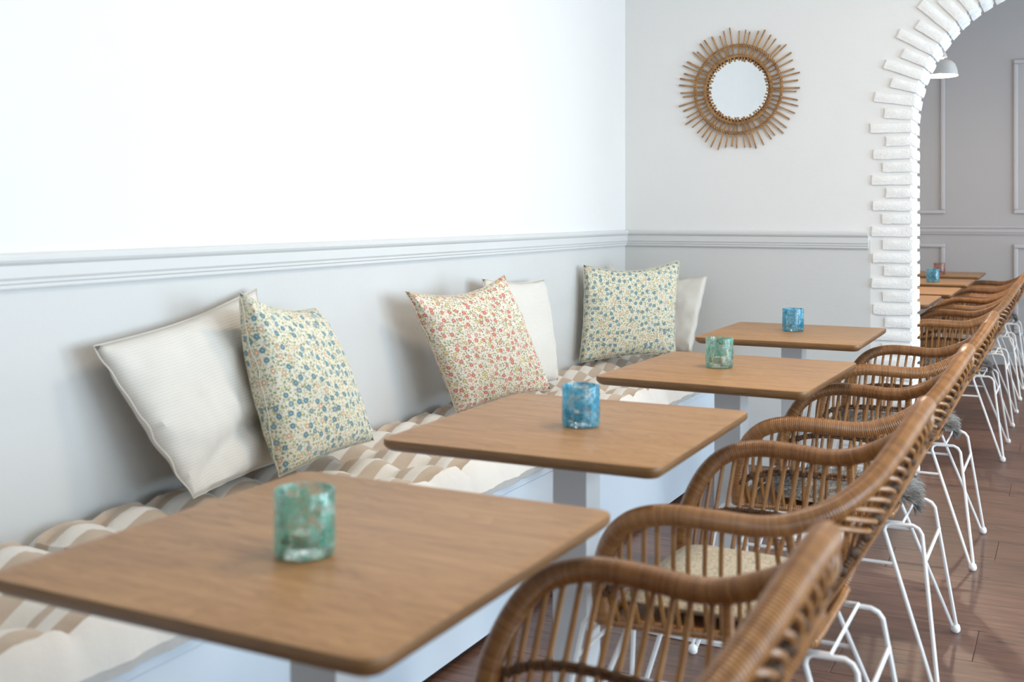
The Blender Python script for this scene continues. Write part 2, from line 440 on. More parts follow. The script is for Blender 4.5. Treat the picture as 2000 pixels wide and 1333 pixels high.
# painted bricks round the arch: local x = outwards from the opening edge, y depth, z course height
def brick_mesh(length,seed,y0,y1):
    b=MB(); nx,ny,nz=5,5,3; hz=.0245; pr=.013
    xs=[-length+(length+pr)*i/nx for i in range(nx+1)]; ys=[y0+(y1-y0)*i/ny for i in range(ny+1)]; zs=[-hz+2*hz*i/nz for i in range(nz+1)]
    idx={}
    V=[];F=[]
    def vid(i,j,k):
        key=(i,j,k)
        if key not in idx:
            p=Vector((xs[i],ys[j],zs[k]))
            ex=(i in(0,nx))+(j in(0,ny))+(k in(0,nz))
            c=Vector(((xs[0]+xs[-1])/2,(y0+y1)/2,0))
            if ex>=2:
                p=p+Vector(((-.003 if i==nx else .003 if i==0 else 0),(.0035 if j==0 else -.0035 if j==ny else 0),(.003 if k==0 else -.003 if k==nz else 0)))
            nv=noise.noise_vector(Vector((p.x*22,p.y*22,p.z*30))+Vector((seed*9.1,seed*3.3,0)))
            p=p+Vector((nv.x*.004,nv.y*.0045,nv.z*.0035))
            idx[key]=len(V); V.append(p)
        return idx[key]
    for i in range(nx):
        for j in range(ny):
            F.append((vid(i,j,0),vid(i,j+1,0),vid(i+1,j+1,0),vid(i+1,j,0)))
            F.append((vid(i,j,nz),vid(i+1,j,nz),vid(i+1,j+1,nz),vid(i,j+1,nz)))
    for i in range(nx):
        for k in range(nz):
            F.append((vid(i,0,k),vid(i+1,0,k),vid(i+1,0,k+1),vid(i,0,k+1)))
            F.append((vid(i,ny,k),vid(i,ny,k+1),vid(i+1,ny,k+1),vid(i+1,ny,k)))
    for j in range(ny):
        for k in range(nz):
            F.append((vid(0,j,k),vid(0,j,k+1),vid(0,j+1,k+1),vid(0,j+1,k)))
            F.append((vid(nx,j,k),vid(nx,j+1,k),vid(nx,j+1,k+1),vid(nx,j,k+1)))
    b.add(V,F); me=b.mesh('brick',M_BRICK,True); return me
D=YB2-YB; PRD=.012
LONG=[(brick_mesh(.163+.003*s,s,-PRD,.098),brick_mesh(.10,s+20,.108,D+PRD)) for s in range(5)]
SHORT=[(brick_mesh(.108+.004*s,s+40,-PRD,.148),brick_mesh(.15,s+60,.158,D+PRD)) for s in range(5)]
def put_brick(me,loc,ry):
    o=bpy.data.objects.new('brick',me); o.location=loc; o.rotation_euler=(0,ry,0); link(o,wall_back)
zc=1.361; z=zc-.059*23; n=0
k0=0
zlist=[]
while z<AZ+.005: zlist.append(z); z+=.059
for i,z in enumerate(zlist):
    L=((round((z-zc)/.059))%2==0)
    pair=(LONG if L else SHORT)[R.randrange(5)]
    for me in pair: put_brick(me,(XJ,YB,z),R.uniform(-.012,.012))
    for me in pair: # right jamb, mirrored by turning half round
        o=bpy.data.objects.new('brick',me); o.location=(AX+AR,YB+D,z); o.rotation_euler=(0,0,PI); link(o,wall_back)
za=zlist[-1]+.059; ang=(za-AZ)/AR; i=len(zlist); step=.0605/AR
while ang<PI-.03:
    L=((round((zlist[-1]-zc)/.059)+i-len(zlist)+1)%2==0)
    pair=(LONG if L else SHORT)[R.randrange(5)]
    for me in pair:
        put_brick(me,(AX-AR*math.cos(ang),YB,AZ+AR*math.sin(ang)),ang+R.uniform(-.02,.02))
    ang+=step; i+=1

# chair rails
PROF=[(0,1.0465),(.010,1.0465),(.012,1.050),(.012,1.057),(.016,1.060),(.016,1.066),(.020,1.072),(.020,1.098),(.022,1.100),(.026,1.104),(.029,1.110),(.029,1.118),(.026,1.1236),(0,1.1236)]
def rail(name,p0,p1,inw,mat,s0=0,s1=0,prof=PROF):
    """moulding from p0 to p1 (xy), profile depth along inw; s0/s1 mitre slopes"""
    m=MB(); p0=Vector(p0);p1=Vector(p1);inw=Vector(inw);d=(p1-p0).normalized()
    n=len(prof);V=[]
    for p,sl in ((p0,s0),(p1,s1)):
        for (a,z) in prof:
            q=p+inw*a+d*(a*sl); V.append((q.x,q.y,z))
    F=[(i,(i+1)%n,(i+1)%n+n,i+n) for i in range(n)]+[tuple(range(n)),tuple(range(2*n-1,n-1,-1))]
    m.add(V,F); o=m.build(name,mat,smooth=False); bm=bmesh.new(); bm.from_mesh(o.data); bmesh.ops.recalc_face_normals(bm,faces=bm.faces); bm.to_mesh(o.data); bm.free()
    return struct(o)
rail('trim_1',(XW,YN),(XW,YB),(1,0),M_GREYTRIM,0,-1)
rail('trim_2',(XW,YB),(-.833,YB),(0,-1),M_GREYTRIM,1,0)
# second room far wall with panel mouldings
m=MB(); m.box(XW,XR,YF,YF+.1,-.1,ZC); wall_far=struct(m.build('wall_far',M_FARWALL,smooth=False))
PF=[(0,1.039),(.012,1.039),(.014,1.05),(.020,1.06),(.020,1.085),(.030,1.092),(.030,1.105),(0,1.105)]
rail('trim_3',(XW,YF),(XR,YF),(0,-1),M_FARTRIM,0,0,PF)
def frame(x0,x1,z0,z1):
    wd=.032
    for (a,b,c,d) in ((x0,x1,z0,z0+wd),(x0,x1,z1-wd,z1),(x0,x0+wd,z0+wd,z1-wd),(x1-wd,x1,z0+wd,z1-wd)):
        m=MB(); m.box(a,b,YF-.020,YF,c,d); m.build('panel_moulding',M_FARTRIM,wall_far,smooth=False,bevel=.008,bseg=2)
pw,gap=1.02,.51
x1=-.925
for k in range(-1,3):
    a=x1-pw+k*(pw+gap)
    frame(max(a,XW+.03),a+pw,1.205,2.43); frame(max(a,XW+.03),a+pw,.25,.962)
m=MB(); m.box(XW,XR,YF-.018,YF,0,.10); struct(m.build('baseboard_far',M_FARTRIM,smooth=False,bevel=.004))
m=MB(); m.box(-1.40,-.84,YB-.016,YB,0,.09); struct(m.build('baseboard_back',M_GREYTRIM,smooth=False,bevel=.004))

# ------------------------------------------------------------------ bench along the left wall
BX=-1.470; BT=.415
bench=thing('wall_bench','long white painted built-in bench running along the grey left wall','bench',(XW+.27,2.4,0))
def bpart(name,x0,x1,y0,y1,z0,z1,mat,bev=.002):
    m=MB(); L=bench.location; m.box(x0-L.x,x1-L.x,y0-L.y,y1-L.y,z0-L.z,z1-L.z); return m.build(name,mat,bench,smooth=False,bevel=bev,bseg=1)
BY0,BY1=-1.0,YB-.004
bpart('seat_board',XW+.003,BX+.003,BY0,BY1,BT-.02,BT,M_BENCH)
for a,b in ((BY0,1.2),(1.202,3.4),(3.402,BY1)): bpart('front_panel',BX-.018,BX,a,b,.022,BT-.0205,M_BENCH,.001)
bpart('plinth',XW+.003,BX-.05,BY0+.02,BY1,.0005,.10,M_DARK)
bpart('side_panel',XW+.003,BX-.0185,BY0,BY0+.018,.022,BT-.0205,M_BENCH,.001)

# tufted seat cushions
def bench_cushion(y0,y1,label):
    xa,xb=XW+.006,BX+.022; L=y1-y0; Wd=xb-xa
    nx,ny=44,int(L/.0155); H=.118
    tx=3; ty=max(2,round(L/.165))
    cx,cy=(xa+xb)/2,(y0+y1)/2
    V=[];UV=[]
    seed=y0*3.7
    def top(u,v):
        px=abs(math.sin(PI*u*tx)); py=abs(math.sin(PI*v*ty))
        inside=(1-(1-min(1,px))**2.2)*.5+(1-(1-min(1,py))**2.2)*.5
        dip=max(0,1-1.5*math.hypot(min(u*tx%1,1-u*tx%1)*.9,min(v*ty%1,1-v*ty%1)))
        e=min(u*Wd,(1-u)*Wd,v*L,(1-v)*L)
        edge=min(1,e/.055); edge=math.sqrt(max(0,1-(1-edge)**2))
        nn=noise.noise(Vector((u*Wd*16,v*L*16,seed)))*.006+noise.noise(Vector((u*Wd*50,v*L*50,seed)))*.0025
        tuft=1-.42*dip**1.3 if (.08<u<.92 and .02<v<.98) else 1
        hgt=H*(.66+.34*inside)*tuft
        return edge*(hgt-.05)+.05+nn*edge
    for j in range(ny+1):
        for i in range(nx+1):
            u,v=i/nx,j/ny
            e=min(1,min(u,1-u)*Wd/.05); 
            x=xa+u*Wd; y=y0+v*L
            # scalloped side edges
            sc=.010*(1-abs(math.sin(PI*v*ty)))*(1-e)
            if u>.5: x-=sc
            V.append((x-cx,y-cy,top(u,v))); UV.append((u*Wd,v*L))
    F=[];U=[]
    W1=nx+1
    for j in range(ny):
        for i in range(nx):
            q=(j*W1+i,j*W1+i+1,(j+1)*W1+i+1,(j+1)*W1+i); F.append(q); U.append([UV[k] for k in q])
    # skirt
    ring=[i for i in range(W1)]+[j*W1+nx for j in range(1,ny+1)]+[ny*W1+i for i in range(nx-1,-1,-1)]+[j*W1 for j in range(ny-1,0,-1)]
    base=len(V); n=len(ring)
    for lev,(ins,zz) in enumerate(((-.007,.028),(.012,.0))):
        for k in ring:
            p=V[k]; sx=1 if p[0]>0 else -1; sy=1 if p[1]>0 else -1
            on_x=abs(abs(p[0])-Wd/2)<.012; on_y=abs(abs(p[1])-L/2)<1e-4
            wr=.006*noise.noise(Vector((p[1]*40,p[0]*40,lev*3)))
            V.append((p[0]-(sx*ins if on_x else 0)+(wr if on_x and sx>0 else 0),p[1]-(sy*max(ins,0.003) if on_y else 0),zz+.001)); UV.append(((.525 if on_x and sx>0 else UV[k][0]),UV[k][1]))
    for lev in range(2):
        A=ring if lev==0 else [base+k for k in range(n)]; B=[base+lev*n+k for k in range(n)]
        for k in range(n):
            k2=(k+1)%n; q=(A[k2],A[k],B[k],B[k2]); F.append(q); U.append([UV[t] for t in q])
    F.append(tuple(base+n+k for k in range(n))[::-1]); U.append([(0,0)]*n)
    t=thing('bench_cushion',label,'seat cushion',(cx,cy,BT),0,'striped cushions along the bench')
    m=MB(); m.add(V,F,U); m.build('cover',M_STRIPE,t)
    # tufting stitches
    sm=MB(); ball(sm,(0,0,0),.004,0,6,.6); sme=sm.mesh('stitch',M_CREAM)
    for i in range(1,tx):
        for j in range(1,ty):
            u,v=i/tx,j/ty
            o=bpy.data.objects.new('stitch',sme); o.location=(xa+u*Wd-cx,y0+v*L-cy,top(u,v)+.001); link(o,t)
    return t
bench_cushion(.18,1.648,'beige striped tufted bench cushion beside the nearest table, at bottom left')
bench_cushion(1.652,3.148,'beige striped tufted bench cushion under the cream pillow and near blue floral pillow')
bench_cushion(3.152,4.648,'beige striped tufted bench cushion under the red floral pillow')
bench_cushion(4.652,YB-.012,'short beige striped tufted cushion in the corner under the far blue floral pillow')

# ------------------------------------------------------------------ scatter pillows
def pillow(label,BL,BR,TR,TL,T,mat,name='throw_pillow',seed=0,conc=.055,wr=.010,cat='pillow',fold=None):
    BL,BR,TR,TL=map(Vector,(BL,BR,TR,TL))
    c=(BL+BR+TR+TL)/4; root=Vector((c.x,c.y,min(BL.z,BR.z)))
    nrm=((BR-BL)+(TR-TL)).cross((TL-BL)+(TR-BR)).normalized()   # outward face
    n=30; wdt=((BR-BL).length+(TR-TL).length)/2; hgt=((TL-BL).length+(TR-BR).length)/2
    V=[];UV=[]
    def P(u,v,side):
        uu=u+.35*conc*math.sin(PI*v)*(1-2*u)*abs(1-2*u); vv=v+(conc*1.3 if v>.5 else conc*.5)*math.sin(PI*u)*(1-2*v)
        p=(BL*(1-uu)+BR*uu)*(1-vv)+(TL*(1-uu)+TR*uu)*vv
        a=max(0,1-(2*u-1)**2); b=max(0,1-(2*v-1)**2)
        th=(a*b)**.42*T/2
        d=noise.noise(Vector((u*4+seed*5.1,v*4,side*3+seed)))*wr*(a*b)**.3+noise.noise(Vector((u*13+seed,v*7,side*2+seed)))*wr*.5*(a*b)**.25
        ed=noise.noise(Vector((u*9+seed,v*9,seed*2.2)))*.010*(1-(a*b)**.5)
        q=p+nrm*(side*th+ (d if th>0 else 0)+ed)
        if fold and side>0:
            fu,fv,fa,amp,wd=fold
            dd=(v-fv)-math.tan(fa)*(u-fu)-.35*(u-fu)**2*0+.5*(u-.6)**2
            q=q-nrm*amp*math.exp(-(dd/wd)**2)*(a*b)**.35
        return q-root
    for side in (1,-1):
        for j in range(n+1):
            for i in range(n+1):
                V.append(P(i/n,j/n,side)); UV.append((i/n*wdt+seed*.37,j/n*hgt+seed*.21))
    F=[];U=[];W1=n+1;O=W1*W1
    h2=n//2
    for sd in (0,O):          # lay the print out by true length over the bulge
        uu={};vv={}
        for j in range(n+1):
            uu[h2,j]=0
            for i in range(h2+1,n+1): uu[i,j]=uu[i-1,j]+(V[sd+j*W1+i]-V[sd+j*W1+i-1]).length
            for i in range(h2-1,-1,-1): uu[i,j]=uu[i+1,j]-(V[sd+j*W1+i]-V[sd+j*W1+i+1]).length
        for i in range(n+1):
            vv[i,h2]=0
            for j in range(h2+1,n+1): vv[i,j]=vv[i,j-1]+(V[sd+j*W1+i]-V[sd+(j-1)*W1+i]).length
            for j in range(h2-1,-1,-1): vv[i,j]=vv[i,j+1]-(V[sd+j*W1+i]-V[sd+(j+1)*W1+i]).length
        for j in range(n+1):
            for i in range(n+1): UV[sd+j*W1+i]=(uu[i,j]+1+seed*.37,vv[i,j]+1+seed*.21)
    for j in range(n):
        for i in range(n):
            q=(j*W1+i,j*W1+i+1,(j+1)*W1+i+1,(j+1)*W1+i); F.append(q);U.append([UV[k] for k in q])
            q=tuple(O+k for k in (j*W1+i,(j+1)*W1+i,(j+1)*W1+i+1,j*W1+i+1)); F.append(q);U.append([UV[k] for k in q])
    t=thing(name,label,cat,root,0,'scatter pillows on the bench')
    m=MB(); m.add(V,F,U); me=m.mesh('cover',mat)
    bm=bmesh.new(); bm.from_mesh(me); bmesh.ops.remove_doubles(bm,verts=bm.verts,dist=1e-5); bm.to_mesh(me); bm.free()
    o=bpy.data.objects.new('cover',me); link(o,t)
    # stitched seam round the edge
    ring=[V[i] for i in range(n+1)]+[V[j*W1+n] for j in range(1,n+1)]+[V[n*W1+i] for i in range(n-1,-1,-1)]+[V[j*W1] for j in range(n-1,0,-1)]
    sm=MB(); tube(sm,ring,.0017,5,True); sm.build('seam',mat,t)
    return t
Zb=.548
pillow('cream ribbed cotton pillow leaning on the wall, behind the near blue floral pillow',(-1.83,1.985,.545),(-1.92,2.44,.538),(-1.99,2.40,1.005),(-1.955,1.80,.912),.12,M_CREAM,seed=1,conc=.03,wr=.016,fold=(.55,.26,.15,.03,.07))
pillow('near blue floral pillow overlapping the cream ribbed pillow',(-1.785,2.245,.545),(-1.80,2.68,.555),(-1.89,2.535,.945),(-1.845,2.158,1.014),.17,M_BLUEFLOWER,seed=2,conc=.045)
pillow('red and pink floral pillow tilted against the wall',(-1.845,3.26,.535),(-1.70,3.70,.565),(-1.79,3.50,.992),(-1.925,3.06,.957),.14,M_REDFLOWER,seed=3,conc=.075)
pillow('plain off-white pillow tucked behind the red floral pillow',(-1.87,3.62,.545),(-1.83,4.04,.545),(-1.945,4.16,.937),(-1.955,3.64,.967),.12,M_IVORY,seed=4,conc=.03,wr=.006)
pillow('far blue floral pillow standing in the corner of the bench',(-1.985,4.62,.535),(-1.625,4.90,.56),(-1.645,5.03,.99),(-1.985,4.67,.975),.12,M_BLUEFLOWER,seed=5,conc=.07)
pillow('cream pillow leaning on the back wall behind the far blue floral pillow',(-1.93,5.19,.54),(-1.62,5.12,.54),(-1.575,5.235,.905),(-1.95,5.255,.89),.09,M_IVORY,seed=6,conc=.03)
pillow('pale pink pillow with only its corner showing above the far blue floral pillow',(-1.97,4.86,.54),(-1.94,5.14,.54),(-1.985,5.035,.965),(-1.99,4.80,.86),.05,M_PINKISH,seed=7,conc=.03,wr=.003)

# ------------------------------------------------------------------ tables
TW,TD,TT=.598,.655,.0245
def rrect(w,d,r,n=7):
    P=[]
    for cx,cy,a0 in ((w/2-r,d/2-r,0),(-w/2+r,d/2-r,PI/2),(-w/2+r,-d/2+r,PI),(w/2-r,-d/2+r,1.5*PI)):
        for k in range(n+1):
            a=a0+PI/2*k/n; P.append((cx+r*math.cos(a),cy+r*math.sin(a)))
    return P
def make_table(label):
    t=thing('bistro_table',label,'table',(0,0,0),0,'oak topped bistro tables')
    m=MB(); lev=[(.0025,.75),(.0007,.7493),(0,.7478),(0,.7375),(.0035,.732),(.010,.7268),(.0135,.7255)]
    V=[];n=0
    for ins,z in lev:
        P=rrect(TW-2*ins,TD-2*ins,.027-ins*.5); n=len(P); V+=[(x,y,z) for x,y in P]
    F=[tuple(range(n))]; MI=[0]
    m.add(V,[]); 
    m.f.append(list(range(n))); m.uv.append([(0,0)]*n); m.m.append(0)
    for i in range(len(lev)-1):
        for k in range(n):
            k2=(k+1)%n; m.f.append([i*n+k2,i*n+k,(i+1)*n+k,(i+1)*n+k2]); m.uv.append([(0,0)]*4); m.m.append(0 if i==0 else 1)
    L=len(lev)-1; m.f.append([L*n+k for k in range(n)][::-1]); m.uv.append([(0,0)]*n); m.m.append(1)
    m.build('table_top',[M_OAK,M_OAKEDGE],t)
    m=MB(); m.box(-.15,.15,-.15,.15,.717,.7252); m.build('mounting_plate',M_COLUMN,t,smooth=False,bevel=.001,bseg=1)
    m=MB(); m.box(-.04,.04,-.04,.04,.014,.717); m.build('column',M_COLUMN,t,smooth=False,bevel=.003)
    m=MB(); m.box(-.20,.20,-.20,.20,.001,.014); m.build('base_plate',M_STEEL,t,smooth=False,bevel=.002)
    return t
TABLES=[(-.932,1.283,-.010,'oak bistro table nearest the camera, with a green glass candle holder'),
        (-.965,2.232,.0085,'second nearest oak bistro table, with a blue glass candle holder'),
        (-.898,3.226,-.030,'third oak bistro table from the camera, with a green candle holder'),
        (-.959,4.326,.003,'oak bistro table in front of the grey back wall beside the brick arch'),
        (-.945,6.275,0,'bare oak table seen low through the arch, nearest of those beyond it'),
        (-.905,7.05,0,'bare oak table second beyond the arch'),
        (-.895,8.02,0,'oak table beyond the arch carrying a blue candle holder'),
        (-.895,9.05,0,'farthest oak table beyond the arch, with a pink candle holder')]
t0=None
for (x,y,r,lab) in TABLES:
    if t0 is None: t=t0=make_table(lab)
    else: t=copy_tree(t0)
    t['label']=lab; t.location=(x,y,0); t.rotation_euler=(0,0,r)

# ------------------------------------------------------------------ candle holders and tealights
def holder(x,y,mat,label,rz=0,r=.041,h=.088,z=.75):
    t=thing('candle_holder',label,'candle holder',(x,y,z+.0004),rz,'speckled glass candle holders')
    m=MB(); w=.0042
    prof=[(.001,.0),(r-.008,0),(r-.002,.002),(r,.008),(r+.0005,.03),(r-.0005,.06),(r,h-.002),(r-.001,h),(r-w+.001,h),(r-w,h-.003),(r-w-.0005,.05),(r-w,.022),(r-w-.004,.015),(.001,.0135)]
    lathe(m,prof,40); m.build('glass',mat,t)
    return t
def tealight(x,y,z,label):
    t=thing('tealight',label,'candle',(x,y,z+.0145),0,'tealights in the candle holders')
    m=MB(); lathe(m,[(.001,0),(.0185,0),(.019,.002),(.0192,.0165),(.0187,.0165),(.0183,.013)],28); m.build('tin_cup',M_TIN,t)
    m=MB(); lathe(m,[(.0182,.012),(.0182,.0155),(.012,.0162),(.001,.0158)],28); m.build('wax',M_WAX,t)
    m=MB(); tube(m,[(0,0,.0158),(.0005,0,.020),(.002,0,.0225)],.0007,5); m.build('wick',M_WICK,t)
    return t
for (x,y,mat,lab,tl) in [(-.924,1.215,M_GLGREEN,'large blurred green speckled glass candle holder on the nearest table','tealight inside the green holder on the nearest table'),
    (-.949,2.218,M_GLBLUE,'blue speckled glass candle holder on the second nearest table','tealight inside the blue holder on the second nearest table'),
    (-.939,3.243,M_GLGREEN,'green speckled glass candle holder on the third table','tealight inside the green holder on the third table'),
    (-.972,4.372,M_GLBLUE,'blue speckled glass candle holder on the table by the back wall','tealight inside the blue holder on the table by the back wall'),
    (-.825,7.859,M_GLBLUE,'small blue glass candle holder seen through the arch',None),
    (-.885,8.87,M_GLPINK,'small pink glass candle holder on the farthest table through the arch',None)]:
    holder(x,y,mat,lab,R.uniform(0,6))
    if tl: tealight(x+.004,y-.003,.75,tl)

# ------------------------------------------------------------------ rattan armchairs
RIM=[(-.205,-.236,.428),(-.200,-.262,.515),(-.170,-.292,.595),(-.122,-.309,.645),(-.05,-.316,.667),(.04,-.314,.667),(.11,-.306,.664),(.165,-.298,.673),(.232,-.282,.701),(.284,-.235,.740),(.318,-.165,.785),(.342,-.083,.827),(.351,0,.843)]
BAS=[(-.205,-.228,.424),(-.200,-.230,.424),(-.180,-.229,.424),(-.135,-.226,.424),(-.070,-.220,.424),(.01,-.210,.424),(.09,-.196,.424),(.170,-.165,.424),(.177,-.138,.424),(.179,-.105,.424),(.179,-.07,.424),(.179,-.03,.424),(.179,0,.424)]
def mirror(P): return P+[(x,-y,z) for x,y,z in P[-2::-1]]
RIMP=catmull(mirror(RIM),10); BASP=catmull(mirror(BAS),10)
def shell(i,q,off=0):
    a=BASP[i]; b=RIMP[i]
    out=Vector((b.x-.02,b.y,0)); out=out.normalized() if out.length>0 else out
    back=max(0,min(1,(b.x-.13)/.10))
    lin=a*(1-q)+b*q+out*.012*math.sin(PI*q)
    M=b+out*.040-Vector((0,0,.030))
    bez=a*(1-q)**2+M*(2*q*(1-q))+b*q*q
    return lin*(1-back)+bez*back+out*off
def make_chair(label):
    t=thing('rattan_armchair',label,'chair',(0,0,0),0,'rattan armchairs in a row')
    m=MB(); tube(m,RIMP,[.0195]*len(RIMP),14); m.build('rim',M_WRAP,t)
    # base ring incl. front rail
    ring=[p.copy() for p in BASP]
    f0,f1=ring[-1],ring[0]
    for k in range(1,8):
        a=k/8; q=f0*(1-a)+f1*a; q.x-=.012*math.sin(PI*a); ring.append(q)
    m=MB(); tube(m,ring,.0100,10,True); m.build('seat_ring',M_WRAP,t)
    L=[0]
    for i in range(1,len(RIMP)): L.append(L[-1]+(RIMP[i]-RIMP[i-1]).length)
    def at(s):
        for i in range(1,len(L)):
            if L[i]>=s: return i-1+(s-L[i-1])/max(1e-9,L[i]-L[i-1])
        return len(L)-1
    def sh(fi,q,off=0):
        i=int(fi); i=min(i,len(RIMP)-2); a=fi-i
        return shell(i,q,off)*(1-a)+shell(i+1,q,off)*a
    ic=next(i for i in range(len(RIMP)) if RIMP[i].x>.155)     # back corner on the near side
    ie=len(RIMP)-1-ic; mid=(len(RIMP)-1)/2
    def qback(i,add=0):
        k=min(1,abs(i-mid)/(mid-ic)); return max(0.0,(.60+add)*(1-k**1.7))
    lc,le=L[ic],L[ie]
    s0=.165; ns=round((lc-.022-s0)/.0285)
    side=[at(s0+(lc-.022-s0)*k/ns) for k in range(ns+1)]
    side2=[len(RIMP)-1-f for f in side]
    nb=round((le-lc)/.030); backs=[at(lc+(le-lc)*k/nb) for k in range(1,nb)]
    # bound bands on both sides
    for grp,ids in ((side,range(8,ic+1)),(side2,range(ie,len(RIMP)-8))):
        m=MB(); tube(m,[shell(i,.42,.002) for i in ids],.0052,7); tube(m,[shell(i,.455,-.003) for i in ids],.0042,6)
        for fi in grp: ball(m,sh(fi,.437,.001),.0092,0,8,1.15)
        m.build('side_band',M_KNOT,t)
    # arched band across the back: dark binding plus pale outer rail
    ids=range(ic,ie+1)
    m=MB(); tube(m,[shell(i,qback(i,.10)+.02,.001) for i in ids],.0068,7)
    for fi in backs: ball(m,sh(fi,qback(fi,.10)+.02,.001),.0108,0,8,1.1)
    m.build('back_binding',M_KNOT,t)
    m=MB(); tube(m,[shell(i,qback(i,-.01),.004) for i in ids],.0082,8); m.build('back_rail',M_WRAP,t)
    for k,fi in enumerate(side+side2):
        m=MB(); pts=[sh(fi,q,(.002 if k%2 else -.002)) for q in (.015,.22,.42,.60,.80,.985)]
        tube(m,pts,.0047,6,False,False); m.build('spindle',M_CANE,t)
    for k,fi in enumerate(backs):
        fb=mid+(fi-mid)*.50; q0=qback(fb,-.01); A=sh(fb,q0,.002); m=MB()
        pts=[]
        for a in (0,.25,.5,.75,1):
            ff=fb*(1-a)+fi*a; pts.append(sh(ff,qback(ff,-.01)*(1-a)+.99*a,.006*math.sin(PI*a)))
        tube(m,pts,.0050,6,False,False); m.build('spindle',M_CANE,t)
    # crossing canes on the inside of the backrest
    for k in range(len(backs)-1):
        fi,fj=backs[k],backs[k+1]
        m=MB(); pts=[sh(fi,qback(fi,.02),-.010),sh((fi+fj)/2,.82,-.012),sh(fj,.97,-.004)]
        tube(m,catmull(pts,3),.0036,5,False,False); m.build('cross_cane',M_CANE,t)
    for fi in (ic,ie):   # bound struts at the back corners
        m=MB(); tube(m,[sh(fi,q,.004) for q in (.0,.25,.5,.75,.97)],.0085,8); m.build('corner_strut',M_WRAP,t)
    # seat panel
    n=10; V=[];F=[]
    Rg=[BASP[0]*(1-a)+BASP[-1]*a for a in [k/14 for k in range(15)]]
    half=len(BASP)//2
    for i in range(0,half+1,5):
        a,b=BASP[i],BASP[len(BASP)-1-i]
        for k in range(n+1):
            q=a*(1-k/n)+b*(k/n); V.append((q.x,q.y,q.z+.004-.012*math.sin(PI*k/n)))
    rows=len(V)//(n+1)
    for j in range(rows-1):
        for k in range(n): F.append((j*(n+1)+k,j*(n+1)+k+1,(j+1)*(n+1)+k+1,(j+1)*(n+1)+k))
    V2=[(x,y,z-.008) for x,y,z in V]; o=len(V)
    F2=[tuple(i+o for i in f[::-1]) for f in F]
    m=MB(); m.add(V+V2,F+F2); m.build('seat',M_WEAVE,t)
    # white wire legs
    def leg(sx,sy):
        cx=-.015
        foot=Vector((cx+sx*.315,sy*.245,.012)); p1=Vector((cx+sx*.27,sy*.150,.385)); p2=Vector((cx+sx*.165,sy*.155,.385))
        t1=Vector((cx+sx*.235,sy*.12,.408)); t2=Vector((cx+sx*.150,sy*.12,.408))
        m=MB()
        def bend(a,b,c,r=.02):
            d1=(a-b).normalized()*r; d2=(c-b).normalized()*r
            return [b+d1,b+d1*.35+d2*.35,b+d2]
        u1=p1+Vector((-sx*.004,-sy*.004,.012)); u2=p2+Vector((sx*.004,-sy*.004,.012))
        path=[foot+Vector((-sx*.006,-sy*.002,0))]+bend(foot,u2,u1)+bend(u2,u1,foot)+[foot+Vector((sx*.003,0,0))]
        tube(m,path,.0052,8); o=m.build('leg',M_STEEL,t)
        m=MB(); lathe(m,[(.001,.0008),(.009,.0008),(.0125,.005),(.0132,.013),(.011,.021),(.006,.0255),(.001,.0265)],14,(foot.x,foot.y,0)); m.build('foot_cap',M_STEEL,o)
        return foot,p1,p2
    K={}
    for sx in (-1,1):
        for sy in (-1,1): K[sx,sy]=leg(sx,sy)
    def pt(sx,sy,which,z):
        f,p1,p2=K[sx,sy]; p=p1 if which==1 else p2; a=(z-f.z)/(p.z-f.z); return f*(1-a)+p*a
    for sx in (-1,1):
        m=MB(); tube(m,[pt(sx,-1,1,.315),pt(sx,1,1,.315)],.0046,7); m.build('stretcher',M_STEEL,t)
    for sy in (-1,1):
        m=MB(); tube(m,[pt(-1,sy,2,.30),pt(1,sy,2,.30)],.0046,7); m.build('stretcher',M_STEEL,t)
    cx=-.015
    fr=[(cx+.22,-.147,.400),(cx+.22,.147,.400),(cx-.22,.147,.400),(cx-.22,-.147,.400)]
    m=MB(); tube(m,fr,.0052,7,True); m.build('seat_frame',M_STEEL,t)
    return t
CX=-.60
CHAIRS=[(1.255,'rattan armchair nearest the camera, mostly cut off by the bottom edge'),
        (2.23,'rattan armchair at the second table, with a beige sprigged seat cushion'),
        (3.20,'rattan armchair at the third table, with a grey sheepskin on the seat'),
        (4.31,'rattan armchair at the table by the back wall, just before the brick arch'),
        (6.155,'nearest rattan armchair beyond the arch'),
        (7.13,'second rattan armchair beyond the arch'),
        (8.13,'third rattan armchair beyond the arch'),
        (9.08,'farthest rattan armchair beyond the arch')]
c0=None
for y,lab in CHAIRS:
    if c0 is None: t=c0=make_chair(lab)
    else: t=copy_tree(c0)
    t['label']=lab; t.location=(CX,y,0)

